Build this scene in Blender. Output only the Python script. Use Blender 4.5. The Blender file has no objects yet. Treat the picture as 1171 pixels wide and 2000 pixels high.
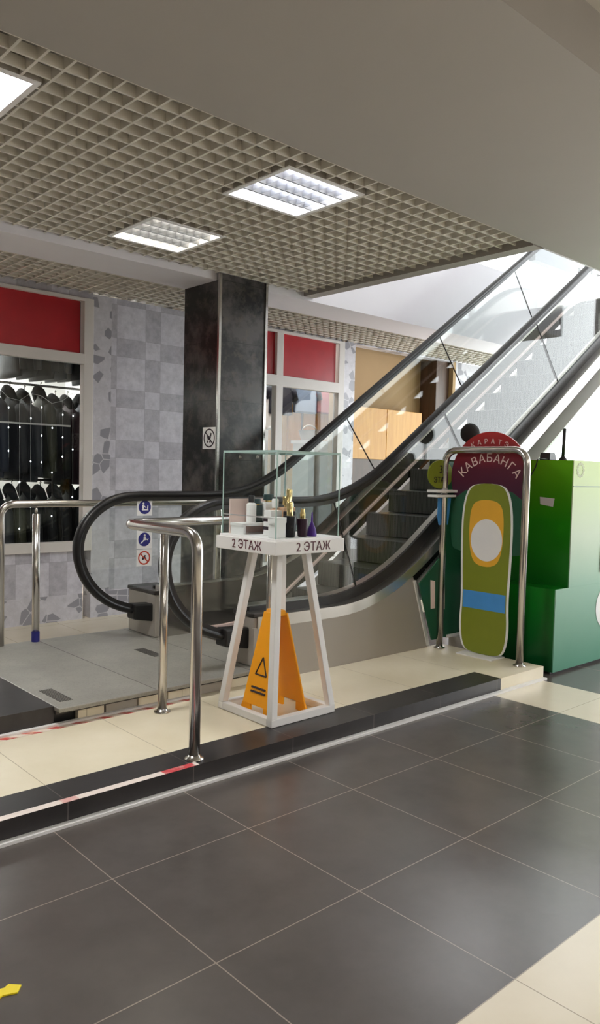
import bpy, bmesh, math, random
from mathutils import Matrix, Vector
random.seed(7)
SC = bpy.context.scene
COL = SC.collection
PI = math.pi

# ------------------------------------------------------------------ camera, world, light, exposure
R = ((0.73893977, 0.01686976, -0.67356027), (-0.67335912, 0.05346049, -0.73738014), (0.02356944, 0.99842746, 0.05086348))
cd = bpy.data.cameras.new('camera'); cam = bpy.data.objects.new('camera', cd); COL.objects.link(cam)
cam.matrix_world = Matrix.Translation((0, 0, 1.41)) @ Matrix(R).to_4x4()
cd.sensor_fit = 'HORIZONTAL'; cd.sensor_width = 36; cd.lens = 36 * 1517.23 / 1171
cd.clip_start = 0.05; cd.clip_end = 100
SC.camera = cam
SC.view_settings.view_transform = 'Standard'; SC.view_settings.look = 'None'
SC.view_settings.gamma = 1; SC.view_settings.use_curve_mapping = False
SC.view_settings.exposure = 1.32
W = bpy.data.worlds.new('world'); SC.world = W; W.use_nodes = True
W.node_tree.nodes['Background'].inputs[0].default_value = (0.8, 0.9, 1, 1)
W.node_tree.nodes['Background'].inputs[1].default_value = 0.3
WINDOW_E = 2.4          # daylight through the end glazing
LAMP_E = 9.0            # louvered ceiling lights
HALL_E = 14.0            # unseen lamps added over the hall
SHOP_E = 9.0  # lamps added inside the shops

# ------------------------------------------------------------------ node helpers
class X:
    """a float socket with arithmetic"""
    def __init__(s, nt, sock): s.nt = nt; s.s = sock
    def op(s, o, *a):
        n = s.nt.nodes.new('ShaderNodeMath'); n.operation = o
        for i, v in enumerate((s,) + a):
            if isinstance(v, X): s.nt.links.new(v.s, n.inputs[i])
            else: n.inputs[i].default_value = v
        return X(s.nt, n.outputs[0])
    def __add__(s, o): return s.op('ADD', o)
    def __sub__(s, o): return s.op('SUBTRACT', o)
    def __mul__(s, o): return s.op('MULTIPLY', o)
    def mod(s, o): return s.op('FLOORED_MODULO', o)
    def lt(s, o): return s.op('LESS_THAN', o)
    def gt(s, o): return s.op('GREATER_THAN', o)
    def absd(s): return s.op('ABSOLUTE')
    def max(s, o): return s.op('MAXIMUM', o)
    def inv(s): return (s * -1.0) + 1.0

def pos(nt):
    tc = nt.nodes.new('ShaderNodeTexCoord'); sp = nt.nodes.new('ShaderNodeSeparateXYZ')
    nt.links.new(tc.outputs['Object'], sp.inputs[0])
    return tc.outputs['Object'], X(nt, sp.outputs[0]), X(nt, sp.outputs[1]), X(nt, sp.outputs[2])

def mixc(nt, f, a, b):
    n = nt.nodes.new('ShaderNodeMix'); n.data_type = 'RGBA'
    if isinstance(f, X): nt.links.new(f.s, n.inputs[0])
    else: n.inputs[0].default_value = f
    for k, v in ((6, a), (7, b)):
        if isinstance(v, (tuple, list)): n.inputs[k].default_value = (*v[:3], 1)
        else: nt.links.new(v, n.inputs[k])
    return n.outputs[2]

def noise(nt, vec, scale, detail=3, rough=0.6):
    n = nt.nodes.new('ShaderNodeTexNoise'); n.inputs['Scale'].default_value = scale
    n.inputs['Detail'].default_value = detail; n.inputs['Roughness'].default_value = rough
    if vec is not None: nt.links.new(vec, n.inputs['Vector'])
    return X(nt, n.outputs[0])

def ramp01(x, a, b):
    n = x.nt.nodes.new('ShaderNodeMapRange'); x.nt.links.new(x.s, n.inputs[0])
    n.inputs[1].default_value = a; n.inputs[2].default_value = b
    return X(x.nt, n.outputs[0])

def new(name):
    m = bpy.data.materials.new(name); m.use_nodes = True
    return m, m.node_tree, m.node_tree.nodes['Principled BSDF']

def srgb(r, g, b):
    f = lambda c: (c / 255 / 12.92) if c / 255 <= .04045 else ((c / 255 + .055) / 1.055) ** 2.4
    return (f(r), f(g), f(b))

def mat(name, c, rough=.5, metal=0, var=.06, scale=6, bump=0, spec=.5, emit=0, coat=0):
    m, nt, p = new(name)
    vec, x, y, z = pos(nt)
    f = ramp01(noise(nt, vec, scale), .3, .7)
    d = tuple(v * (1 - var) for v in c); l = tuple(min(1, v * (1 + var)) for v in c)
    col = mixc(nt, f, d, l)
    nt.links.new(col, p.inputs['Base Color'])
    p.inputs['Roughness'].default_value = rough; p.inputs['Metallic'].default_value = metal
    p.inputs['Specular IOR Level'].default_value = spec
    p.inputs['Coat Weight'].default_value = coat; p.inputs['Coat Roughness'].default_value = .05
    if bump:
        b = nt.nodes.new('ShaderNodeBump'); b.inputs['Strength'].default_value = bump; b.inputs['Distance'].default_value = .004
        nt.links.new(noise(nt, vec, scale * 6).s, b.inputs['Height']); nt.links.new(b.outputs[0], p.inputs['Normal'])
    if emit:
        nt.links.new(col, p.inputs['Emission Color']); p.inputs['Emission Strength'].default_value = emit
    return m

def glass(name, tint=(.96, .985, .975), gain=1.0, rough=0.0):
    """thin sheet glass: clear with a Schlick reflection"""
    m = bpy.data.materials.new(name); m.use_nodes = True; nt = m.node_tree; nt.nodes.clear()
    out = nt.nodes.new('ShaderNodeOutputMaterial'); mx = nt.nodes.new('ShaderNodeMixShader')
    tr = nt.nodes.new('ShaderNodeBsdfTransparent'); gl = nt.nodes.new('ShaderNodeBsdfGlossy')
    tr.inputs[0].default_value = (*tint, 1); gl.inputs['Roughness'].default_value = rough
    ge = nt.nodes.new('ShaderNodeNewGeometry'); dt = nt.nodes.new('ShaderNodeVectorMath'); dt.operation = 'DOT_PRODUCT'
    nt.links.new(ge.outputs['Normal'], dt.inputs[0]); nt.links.new(ge.outputs['Incoming'], dt.inputs[1])
    c = X(nt, dt.outputs['Value']).absd().inv().op('POWER', 5.0) * (.96 * gain) + .04 * gain
    nt.links.new(c.s, mx.inputs[0]); nt.links.new(tr.outputs[0], mx.inputs[1]); nt.links.new(gl.outputs[0], mx.inputs[2])
    nt.links.new(mx.outputs[0], out.inputs[0])
    return m

def emission(name, c, s):
    m, nt, p = new(name)
    vec, *_ = pos(nt)
    col = mixc(nt, ramp01(noise(nt, vec, 3), .3, .7), tuple(v * .97 for v in c), c)
    p.inputs['Base Color'].default_value = (.8, .8, .8, 1)
    nt.links.new(col, p.inputs['Emission Color']); p.inputs['Emission Strength'].default_value = s
    return m

# ------------------------------------------------------------------ geometry helpers (all points in world metres)
def box(bm, x0, x1, y0, y1, z0, z1):
    v = [bm.verts.new(p) for p in ((x0,y0,z0),(x1,y0,z0),(x1,y1,z0),(x0,y1,z0),(x0,y0,z1),(x1,y0,z1),(x1,y1,z1),(x0,y1,z1))]
    for f in ((3,2,1,0),(4,5,6,7),(0,1,5,4),(1,2,6,5),(2,3,7,6),(3,0,4,7)): bm.faces.new([v[i] for i in f])
    return v

def hexa(bm, b, t):
    """box from 4 bottom and 4 top points"""
    v = [bm.verts.new(p) for p in list(b) + list(t)]
    for f in ((3,2,1,0),(4,5,6,7),(0,1,5,4),(1,2,6,5),(2,3,7,6),(3,0,4,7)): bm.faces.new([v[i] for i in f])

def extrude(bm, pts, off):
    """prism: polygon PTS (3-D) pushed along OFF"""
    off = Vector(off)
    a = [bm.verts.new(p) for p in pts]; b = [bm.verts.new(Vector(p) + off) for p in pts]
    n = len(a)
    f1 = bm.faces.new(a); f2 = bm.faces.new(b[::-1])
    for i in range(n): bm.faces.new((a[i], b[i], b[(i+1) % n], a[(i+1) % n]))
    bmesh.ops.recalc_face_normals(bm, faces=bm.faces[:])
    bmesh.ops.triangulate(bm, faces=[f1, f2])

def XZ(pts, y): return [(a, y, b) for a, b in pts]
def YZ(pts, x): return [(x, a, b) for a, b in pts]

def rounded(pts, r, n=8):
    out = [Vector(pts[0])]
    for i in range(1, len(pts) - 1):
        p = Vector(pts[i]); a = (Vector(pts[i-1]) - p); b = (Vector(pts[i+1]) - p)
        d = min(r, a.length * .49, b.length * .49); a.normalize(); b.normalize()
        s, e = p + a * d, p + b * d
        for k in range(n + 1):
            t = k / n; out.append(s * (1-t)**2 + p * 2*t*(1-t) + e * t*t)
    out.append(Vector(pts[-1])); return out

def tube(bm, pts, r, n=14, caps=True):
    pts = [Vector(p) for p in pts]
    t0 = (pts[1] - pts[0]).normalized()
    u = t0.orthogonal().normalized()
    rings = []
    for i, p in enumerate(pts):
        t = ((pts[min(i+1, len(pts)-1)] - pts[max(i-1, 0)])).normalized()
        u = (u - t * u.dot(t)).normalized(); w = t.cross(u)
        rr = r[i] if isinstance(r, (list, tuple)) else r
        rings.append([bm.verts.new(p + (u * math.cos(2*PI*k/n) + w * math.sin(2*PI*k/n)) * rr) for k in range(n)])
    for a, b in zip(rings, rings[1:]):
        for k in range(n): bm.faces.new((a[k], a[(k+1)%n], b[(k+1)%n], b[k]))
    if caps: bm.faces.new(rings[0][::-1]); bm.faces.new(rings[-1])

def sweep_xz(bm, pts, y, prof):
    """sweep a profile [(across y, along the normal)] on a path in the plane of constant y"""
    rings = []
    for i, p in enumerate(pts):
        a = Vector(pts[max(i-1, 0)]); b = Vector(pts[min(i+1, len(pts)-1)]); t = (b - a).normalized()
        nx, nz = -t[1], t[0]
        rings.append([bm.verts.new((p[0] + nx*v, y + u, p[1] + nz*v)) for u, v in prof])
    n = len(prof)
    for a, b in zip(rings, rings[1:]):
        for k in range(n): bm.faces.new((a[k], b[k], b[(k+1)%n], a[(k+1)%n]))
    bm.faces.new(rings[0]); bm.faces.new(rings[-1][::-1])
    bmesh.ops.recalc_face_normals(bm, faces=bm.faces[:])

def lathe(bm, prof, c, n=20):
    rings = []
    for r, z in prof: rings.append([bm.verts.new((c[0] + r*math.cos(2*PI*k/n), c[1] + r*math.sin(2*PI*k/n), c[2] + z)) for k in range(n)])
    for a, b in zip(rings, rings[1:]):
        for k in range(n): bm.faces.new((a[k], a[(k+1)%n], b[(k+1)%n], b[k]))
    bm.faces.new(rings[0][::-1]); bm.faces.new(rings[-1])

def disc_pts(cy, cz, ry, rz, n=40, a0=0, a1=2*PI):
    return [(cy + ry*math.cos(a0 + (a1-a0)*k/n), cz + rz*math.sin(a0 + (a1-a0)*k/n)) for k in range(n)]

def ring(bm, pt, r0, r1, n=40, off=(0,0,0)):
    """flat annulus; PT maps (u,v) to 3-D; given a thickness by OFF"""
    o = Vector(off)
    A = [[bm.verts.new(Vector(pt(r*math.cos(2*PI*k/n), r*math.sin(2*PI*k/n))) + s) for k in range(n)] for r in (r0, r1) for s in (Vector(), o)]
    i0, i1, o0, o1 = A
    for k in range(n):
        j = (k+1) % n
        bm.faces.new((i0[k], i0[j], o0[j], o0[k])); bm.faces.new((i1[k], o1[k], o1[j], i1[j]))
        bm.faces.new((i0[k], i1[k], i1[j], i0[j])); bm.faces.new((o0[k], o0[j], o1[j], o1[k]))
    bmesh.ops.recalc_face_normals(bm, faces=bm.faces[:])

def B(): return bmesh.new()

def wloc(o):
    v = Vector()
    while o: v += o.location; o = o.parent
    return v

def obj(name, bm, m, parent=None, origin=None, smooth=False, bevel=0, label=None, kind=None):
    org = wloc(parent) if parent else Vector(origin or (0, 0, 0))
    bmesh.ops.translate(bm, verts=bm.verts, vec=-org)
    me = bpy.data.meshes.new(name); bm.to_mesh(me); bm.free()
    me.materials.append(m)
    if smooth:
        for p in me.polygons: p.use_smooth = True
    o = bpy.data.objects.new(name, me); COL.objects.link(o)
    if parent: o.parent = parent
    else: o.location = org
    if smooth == 'auto':
        md = o.modifiers.new('edge', 'EDGE_SPLIT'); md.split_angle = math.radians(40)
    if bevel:
        md = o.modifiers.new('bevel', 'BEVEL'); md.width = bevel; md.segments = 2; md.limit_method = 'ANGLE'
    if label: o['label'] = label
    if kind: o['kind'] = kind
    return o

def struct(name, bm, m, **k): return obj(name, bm, m, kind='structure', **k)
def sbox(name, m, *a, **k):
    b = B(); box(b, *a); return struct(name, b, m, **k)

def tag(o, label, cat, group=None):
    o['label'] = label; o['category'] = cat
    if group: o['group'] = group
    return o

def thing(name, loc, label, cat, group=None):
    o = bpy.data.objects.new(name, None); COL.objects.link(o); o.location = loc; o.empty_display_size = .1
    return tag(o, label, cat, group)

def part(name, m, parent, *a, **k):
    b = B(); box(b, *a); return obj(name, b, m, parent, **k)

def dup(root, loc, rotz=None, label=None, group=None):
    r = root.copy(); COL.objects.link(r); r.location = loc
    if rotz is not None: r.rotation_euler = (0, 0, rotz)
    if label: r['label'] = label
    if group: r['group'] = group
    for ch in list(root.children):
        c = ch.copy(); COL.objects.link(c); c.parent = r
        for g in list(ch.children):
            d = g.copy(); COL.objects.link(d); d.parent = c
    return r

def text_bm(s, size, org, xa, ya, depth=.002, center=True, bold=0, spacing=1.0):
    cu = bpy.data.curves.new('t', 'FONT'); cu.body = s; cu.size = size; cu.extrude = depth / 2
    cu.align_x = 'CENTER' if center else 'LEFT'; cu.align_y = 'CENTER'; cu.offset = bold; cu.space_character = spacing
    o = bpy.data.objects.new('t', cu); COL.objects.link(o)
    bpy.context.view_layer.update()
    me = bpy.data.meshes.new_from_object(o.evaluated_get(bpy.context.evaluated_depsgraph_get()))
    bpy.data.objects.remove(o); bpy.data.curves.remove(cu)
    xa, ya = Vector(xa), Vector(ya); na = xa.cross(ya)
    M = Matrix((xa, ya, na)).transposed().to_4x4(); M.translation = Vector(org)
    me.transform(M)
    return me
def text(bm, *a, **k):
    me = text_bm(*a, **k); bm.from_mesh(me); bpy.data.meshes.remove(me)
NX = ((0, -1, 0), (0, 0, 1))   # lettering on a face that looks towards -X
NY = ((1, 0, 0), (0, 0, 1))    # lettering on a face that looks towards -Y

# ------------------------------------------------------------------ materials
def grid_lines(x, pitch, off, w): return ((x - off).mod(pitch)).lt(w)

def floor_mat():
    m, nt, p = new('floor_tiles'); vec, x, y, z = pos(nt)
    g = grid_lines(x, .597, 1.2985, .004).max(grid_lines(y, .6, 1.133, .004))
    cream = (x.gt(4.283) * x.lt(4.88)).max(y.lt(1.135)).max(y.gt(5.0))
    n1 = ramp01(noise(nt, vec, 1.6, 6, .65), .2, .8); n2 = noise(nt, vec, 14, 4)
    dark = mixc(nt, n1, srgb(76, 71, 69), srgb(96, 90, 86))
    dark = mixc(nt, ramp01(noise(nt, vec, 4.5, 5, .6), .35, .7) * .3, dark, srgb(104, 97, 94))
    cr = mixc(nt, n1, srgb(214, 203, 180), srgb(226, 216, 196))
    c = mixc(nt, cream, dark, cr)
    c = mixc(nt, g, c, mixc(nt, cream, srgb(150, 138, 128), srgb(168, 156, 136)))
    nt.links.new(c, p.inputs['Base Color'])
    nt.links.new((n1 * .08 + .2).s, p.inputs['Roughness'])
    return m
def platform_mat():
    m, nt, p = new('platform_tiles'); vec, x, y, z = pos(nt)
    g = grid_lines(x, .597, 1.37, .004)
    n1 = ramp01(noise(nt, vec, 2.2, 5), .3, .7)
    c = mixc(nt, n1, srgb(224, 212, 184), srgb(236, 226, 203))
    c = mixc(nt, g, c, srgb(182, 168, 140))
    nt.links.new(c, p.inputs['Base Color']); p.inputs['Roughness'].default_value = .3
    return m
def kerb_mat():
    m, nt, p = new('black_kerb_tile'); vec, x, y, z = pos(nt)
    g = grid_lines(x, .597, 1.37, .004)
    c = mixc(nt, ramp01(noise(nt, vec, 3, 5), .3, .7), srgb(38, 35, 36), srgb(60, 56, 56))
    c = mixc(nt, g, c, srgb(105, 98, 94))
    nt.links.new(c, p.inputs['Base Color']); p.inputs['Roughness'].default_value = .35
    return m
def wall_tile_mat():
    m, nt, p = new('grey_marble_tiles'); vec, x, y, z = pos(nt)
    u = (x - 3.685).mod(.48); v = (z - 2.156).mod(.48)
    a = u.lt(.311); b = v.lt(.311); dark = (a - b).absd()
    n1 = ramp01(noise(nt, vec, 11, 7, .75), .3, .7); n2 = noise(nt, vec, 40, 3)
    light = mixc(nt, n1, srgb(184, 181, 190), srgb(220, 217, 225))
    dk = mixc(nt, n1, srgb(160, 157, 166), srgb(198, 195, 203))
    c = mixc(nt, dark, light, dk)
    line = u.lt(.004).max(v.lt(.004)).max((u - .311).absd().lt(.002)).max((v - .311).absd().lt(.002))
    c = mixc(nt, line * .5, c, srgb(140, 136, 145))
    # broken-stone mosaic beside the window and along the foot of the wall
    vo = nt.nodes.new('ShaderNodeTexVoronoi'); vo.inputs['Scale'].default_value = 10; nt.links.new(vec, vo.inputs['Vector'])
    sp = nt.nodes.new('ShaderNodeSeparateColor'); nt.links.new(vo.outputs['Color'], sp.inputs[0])
    ve = nt.nodes.new('ShaderNodeTexVoronoi'); ve.feature = 'DISTANCE_TO_EDGE'; ve.inputs['Scale'].default_value = 10; nt.links.new(vec, ve.inputs['Vector'])
    st = mixc(nt, X(nt, sp.outputs[0]).gt(.7), mixc(nt, n1, srgb(186, 183, 190), srgb(216, 213, 220)), srgb(148, 146, 154))
    st = mixc(nt, X(nt, ve.outputs['Distance']).lt(.03), st, srgb(200, 197, 203))
    band = (x.gt(3.44) * x.lt(3.63)).max(z.lt(.24)).max(x.gt(6.68))
    c = mixc(nt, band, c, st)
    nt.links.new(c, p.inputs['Base Color']); p.inputs['Roughness'].default_value = .3
    return m
def column_mat():
    m, nt, p = new('black_marble'); vec, x, y, z = pos(nt)
    n1 = noise(nt, vec, 3.2, 8, .68); n2 = noise(nt, vec, 9, 6, .7)
    c = mixc(nt, ramp01(n1, .44, .60), srgb(14, 13, 14), srgb(84, 79, 78))
    c = mixc(nt, ramp01(n2, .52, .66) * .45, c, srgb(104, 92, 82))
    c = mixc(nt, z.mod(.5).lt(.004), c, srgb(20, 18, 18))
    nt.links.new(c, p.inputs['Base Color']); p.inputs['Roughness'].default_value = .28
    return m
def wood_mat(name, a, b, sc=3):
    m, nt, p = new(name); vec, x, y, z = pos(nt)
    mp = nt.nodes.new('ShaderNodeMapping'); mp.inputs['Scale'].default_value = (sc * 6, sc * 6, sc * .5); nt.links.new(vec, mp.inputs[0])
    c = mixc(nt, ramp01(noise(nt, mp.outputs[0], 1.5, 5), .3, .7), a, b)
    nt.links.new(c, p.inputs['Base Color']); p.inputs['Roughness'].default_value = .4
    return m
def step_mat():
    m, nt, p = new('ribbed_step_metal'); vec, x, y, z = pos(nt)
    g = y.mod(.014).lt(.006)
    c = mixc(nt, g, srgb(104, 101, 98), srgb(48, 46, 45))
    nt.links.new(c, p.inputs['Base Color']); p.inputs['Roughness'].default_value = .4; p.inputs['Metallic'].default_value = .4
    return m
def plate_mat():
    m, nt, p = new('landing_plate_metal'); vec, x, y, z = pos(nt)
    n1 = ramp01(noise(nt, vec, 2.5, 6, .7), .3, .7)
    c = mixc(nt, n1, srgb(138, 135, 128), srgb(162, 159, 150))
    c = mixc(nt, ramp01(noise(nt, vec, 120, 2), .5, .7) * .3, c, srgb(96, 92, 90))
    nt.links.new(c, p.inputs['Base Color']); p.inputs['Roughness'].default_value = .42; p.inputs['Metallic'].default_value = .2
    return m
def tape_mat():
    m, nt, p = new('red_white_tape'); vec, x, y, z = pos(nt)
    s = (x + y * 1.2).mod(.13).lt(.055)
    c = mixc(nt, s, srgb(232, 218, 205), srgb(196, 60, 52))
    c = mixc(nt, ramp01(noise(nt, vec, 22, 4), .48, .62) * .6, c, srgb(226, 212, 190))
    nt.links.new(c, p.inputs['Base Color']); p.inputs['Roughness'].default_value = .45
    return m
def kerb_tape_mat():
    m, nt, p = new('worn_kerb_tape'); vec, x, y, z = pos(nt)
    s = (x.gt(.52) * x.lt(.68)).max((x.gt(.05) * x.lt(.12)) * .5)
    c = mixc(nt, s, srgb(234, 222, 214), srgb(206, 66, 74))
    c = mixc(nt, ramp01(noise(nt, vec, 30, 4), .5, .65) * .5, c, srgb(228, 214, 204))
    nt.links.new(c, p.inputs['Base Color']); p.inputs['Roughness'].default_value = .45
    return m
def print_grad(name, stops, axis_lo, axis_hi, rough=.22, nz=.06):
    """a printed gradient foil, from the foot (first) to the head (last)"""
    m, nt, p = new(name); vec, x, y, z = pos(nt)
    t = ramp01(z, axis_lo, axis_hi) + (noise(nt, vec, 3) - .5) * nz
    r = nt.nodes.new('ShaderNodeValToRGB'); nt.links.new(t.s, r.inputs[0])
    while len(r.color_ramp.elements) < len(stops): r.color_ramp.elements.new(.5)
    for e, (q, c) in zip(r.color_ramp.elements, stops): e.position = q; e.color = (*c, 1)
    nt.links.new(r.outputs[0], p.inputs['Base Color']); p.inputs['Roughness'].default_value = rough; p.inputs['Specular IOR Level'].default_value = .3
    return m

M = dict(
    floor=floor_mat(), platform=platform_mat(), kerb=kerb_mat(), walltile=wall_tile_mat(), column=column_mat(),
    step=step_mat(), plate=plate_mat(), tape=tape_mat(), kerbtape=kerb_tape_mat(),
    plaster=mat('grey_plaster', srgb(176, 170, 160), .75, var=.03, scale=1.2, bump=.05),
    soffit=mat('painted_soffit', srgb(166, 160, 154), .8, var=.02, scale=1, bump=.03),
    white=mat('white_paint', srgb(232, 230, 228), .6, var=.02, scale=2),
    lilac=mat('pale_fascia_paint', srgb(226, 222, 228), .7, var=.02, scale=1.5),
    slab=mat('dark_void_paint', srgb(172, 168, 160), .9),
    grille=mat('grille_aluminium', srgb(222, 216, 206), .5, .1, var=.03),
    steel=mat('brushed_steel', (.56, .54, .51), .2, 1, var=.05, scale=3),
    chrome=mat('polished_steel', (.62, .59, .56), .2, 1, var=.04, scale=4),
    deck=mat('deck_aluminium', (.60, .57, .53), .28, 1, var=.06, scale=3),
    clad=mat('grey_cladding', srgb(166, 159, 150), .38, .2, var=.03, scale=2),
    rubber=mat('black_rubber', srgb(18, 16, 18), .4, var=.1, scale=8),
    gasket=mat('dark_gasket', srgb(38, 36, 36), .4),
    black=mat('black_plastic', srgb(22, 21, 22), .45),
    dark=mat('dark_skirt_metal', srgb(70, 66, 64), .35, .6),
    glass=glass('balustrade_glass', (.95, .975, .965), 1.0),
    caseglass=glass('case_glass', (.97, .985, .98), .35),
    shopglass=glass('shop_glass', (.9, .93, .93), .9),
    glassedge=mat('glass_edge', srgb(170, 196, 190), .15, var=.05),
    frame=mat('white_frame', srgb(214, 208, 204), .45, var=.02),
    red=mat('red_panel', srgb(178, 34, 44), .3, var=.12, scale=3),
    beige=mat('beige_wall', srgb(168, 138, 98), .75, var=.05, scale=1.5),
    wood=wood_mat('yellow_wood', srgb(196, 134, 44), srgb(216, 158, 66)),
    darkwood=wood_mat('dark_wood', srgb(70, 50, 38), srgb(92, 66, 50)),
    palewood=wood_mat('pale_wood', srgb(218, 164, 84), srgb(234, 186, 110)),
    orange=mat('orange_plastic', srgb(250, 168, 14), .38, var=.04, scale=5),
    ink=mat('dark_ink', srgb(46, 30, 40), .6),
    maroon=mat('maroon_lettering', srgb(92, 40, 52), .6),
    paper=mat('white_sticker', srgb(238, 236, 236), .5, var=.02),
    blue=mat('blue_sign_print', srgb(40, 40, 120), .45),
    redprint=mat('red_sign_print', srgb(196, 70, 50), .5),
    olive=mat('olive_print', srgb(128, 138, 38), .4, var=.04),
    amber=mat('amber_print', srgb(238, 178, 52), .4, var=.04),
    sky=mat('blue_print', srgb(74, 150, 220), .4, var=.05),
    pine=mat('dark_green_print', srgb(26, 84, 58), .4, var=.1, scale=3),
    cream=mat('cream_print', srgb(240, 214, 206), .5),
    disc=print_grad('red_purple_print', [(0, srgb(52, 32, 58)), (.45, srgb(92, 36, 54)), (.8, srgb(176, 44, 46)), (1, srgb(214, 58, 50))], 1.07, 1.74, .35, .05),
    kiosk_end=print_grad('green_print_end', [(0, srgb(6, 62, 34)), (.4, srgb(20, 120, 30)), (.7, srgb(46, 150, 26)), (1, srgb(108, 188, 30))], 0, 1.55),
    kiosk_front_glare=print_grad('green_print_front_glare', [(0, srgb(70, 136, 110)), (.4, srgb(136, 178, 154)), (.65, srgb(186, 204, 176)), (1, srgb(200, 222, 150))], 0, 1.55, .5),  # green print, paled by daylight glare mixed into its stops
    purple=mat('purple_glass', srgb(80, 40, 140), .3, spec=.3),
    plum=mat('plum_glass', srgb(52, 24, 48), .3, spec=.3),
    inkglass=mat('black_glass', srgb(20, 20, 30), .3, spec=.3),
    gold=mat('gold_metal', (.72, .55, .26), .25, 1),
    teal=mat('teal_cap', srgb(44, 70, 72), .35),
    peach=mat('peach_glass', srgb(206, 168, 140), .15, coat=.4),
    yellow=mat('yellow_tape', srgb(250, 224, 20), .5, var=.05),
    window=emission('daylight_glazing', (.93, .97, 1.0), WINDOW_E),
    lampcool=emission('cool_lamp', (.95, .96, 1.0), LAMP_E), lampwarm=emission('warm_lamp', (1.0, .93, .76), LAMP_E * .7),
    lamphot=emission('bright_lamp', (1.0, .99, .96), LAMP_E * 2.4), fillhall=emission('hall_fill_lamp', (1.0, .97, .92), HALL_E),
    fillgift=emission('gift_shop_fill_lamp', (1, .97, .9), 10),
    fillshop=emission('shop_fill_lamp', (1, .99, .96), SHOP_E * 2),
    louvre=mat('louvre_metal', (.42, .43, .46), .5, .85, var=.04),
    navy=mat('navy_board', srgb(26, 28, 44), .6),
    jk=[mat('jacket_black', srgb(26, 26, 28), .6, bump=.6), mat('jacket_charcoal', srgb(48, 50, 54), .6, bump=.6),
        mat('jacket_olive', srgb(58, 58, 40), .6, bump=.6), mat('jacket_navy', srgb(30, 38, 54), .5, bump=.6), mat('jacket_plum', srgb(62, 36, 44), .6, bump=.6)],
    fur=mat('dark_fur', srgb(40, 38, 38), .9, bump=1, scale=14),
    denim=mat('blue_grey_cloth', srgb(104, 118, 142), .8, bump=.5), rose=mat('rose_cloth', srgb(150, 84, 92), .8, bump=.5),
    bulb=emission('tiny_bulb', (.9, .95, 1.0), 6),
    brown=mat('red_brown_board', srgb(126, 60, 40), .6),
)

# ------------------------------------------------------------------ the setting
sbox('floor', M['floor'], -5, 10.6, -6, 9.6, -.1, 0)
b = B(); box(b, -5, 4.93, 3.03, 3.72, 0, .088); box(b, 4.40, 4.93, 2.82, 3.03, 0, .088); struct('platform', b, M['platform'])
sbox('platform_kerb', M['kerb'], -5, 4.40, 2.82, 3.03, 0, .088)
sbox('trim_1', M['white'], -5, 4.93, 2.788, 2.82, 0, .012)
sbox('trim_2', M['white'], -5, 2.62, 3.692, 3.72, .088, .1)

ZC = 3.055
sbox('ceiling_soffit', M['soffit'], -5, 8.2, 1.58, 2.98, 3.03, 3.6)
sbox('trim_8', M['lilac'], 5.0, 8.2, 2.98, 3.0, 3.03, 3.86)
sbox('trim_9', M['lilac'], 8.2, 8.22, -6, 3.0, 3.03, 3.86)
sbox('ceiling', M['slab'], -5, 4.9, 3.0, 5.36, 3.32, 3.6)
sbox('ceiling_beam', M['lilac'], -5, 10.6, 5.36, 5.84, 3.0, 3.86)
b = B(); box(b, -5, 10.6, 5.84, 9.6, 3.25, 3.6); struct('ceiling_over_shops', b, M['slab'])
b = B(); box(b, 4.88, 5.0, 3.0, 5.36, 3.03, 3.6); struct('void_edge_trim', b, M['soffit'])
b = B(); box(b, -5, 8.2, -6, 1.58, 3.26, 3.6); struct('hall_ceiling', b, M['plaster'])
sbox('trim_3', M['white'], -5, 8.2, 1.36, 1.40, 3.235, 3.26)

LIGHTS = [(.86, 3.31, .6), (2.80, 3.22, .6), (2.735, 4.49, .6)]
def grille(name, x0, x1, y0, y1, z, h, pitch, ox, oy, w, holes, m):
    b = B()
    def cut(a0, a1, spans):
        out = [(a0, a1)]
        for s0, s1 in spans:
            out = [q for p0, p1 in out for q in ((p0, min(p1, s0)), (max(p0, s1), p1)) if q[1] - q[0] > .01]
        return out
    x = x0 + ((ox - x0) % pitch)
    while x < x1:
        for a, c in cut(y0, y1, [(hy, hy + s) for hx, hy, s in holes if hx - .005 < x < hx + s + .005]): box(b, x - w/2, x + w/2, a, c, z, z + h)
        x += pitch
    y = y0 + ((oy - y0) % pitch)
    while y < y1:
        for a, c in cut(x0, x1, [(hx, hx + s) for hx, hy, s in holes if hy - .005 < y < hy + s + .005]): box(b, a, c, y - w/2, y + w/2, z + .0008, z + h - .0008)
        y += pitch
    return struct(name, b, m)
grille('ceiling_grille', -1.0, 4.88, 3.0, 5.36, ZC, .05, .114, 1.255, 3.028, .012, LIGHTS, M['grille'])
grille('ceiling_grille_over_shops', .5, 10.5, 5.84, 6.65, 3.0, .04, .1, 0, 5.86, .01, [], M['grille'])

sbox('column', M['column'], 3.9, 4.4, 5.32, 5.84, 0, 3.055)
for k, (cx, cy) in enumerate(((3.9, 5.32), (4.4, 5.32))):
    sbox('trim_%d' % (4 + k), M['steel'], cx - .012, cx + .012, cy - .012, cy + .012, 0, 3.05)

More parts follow.
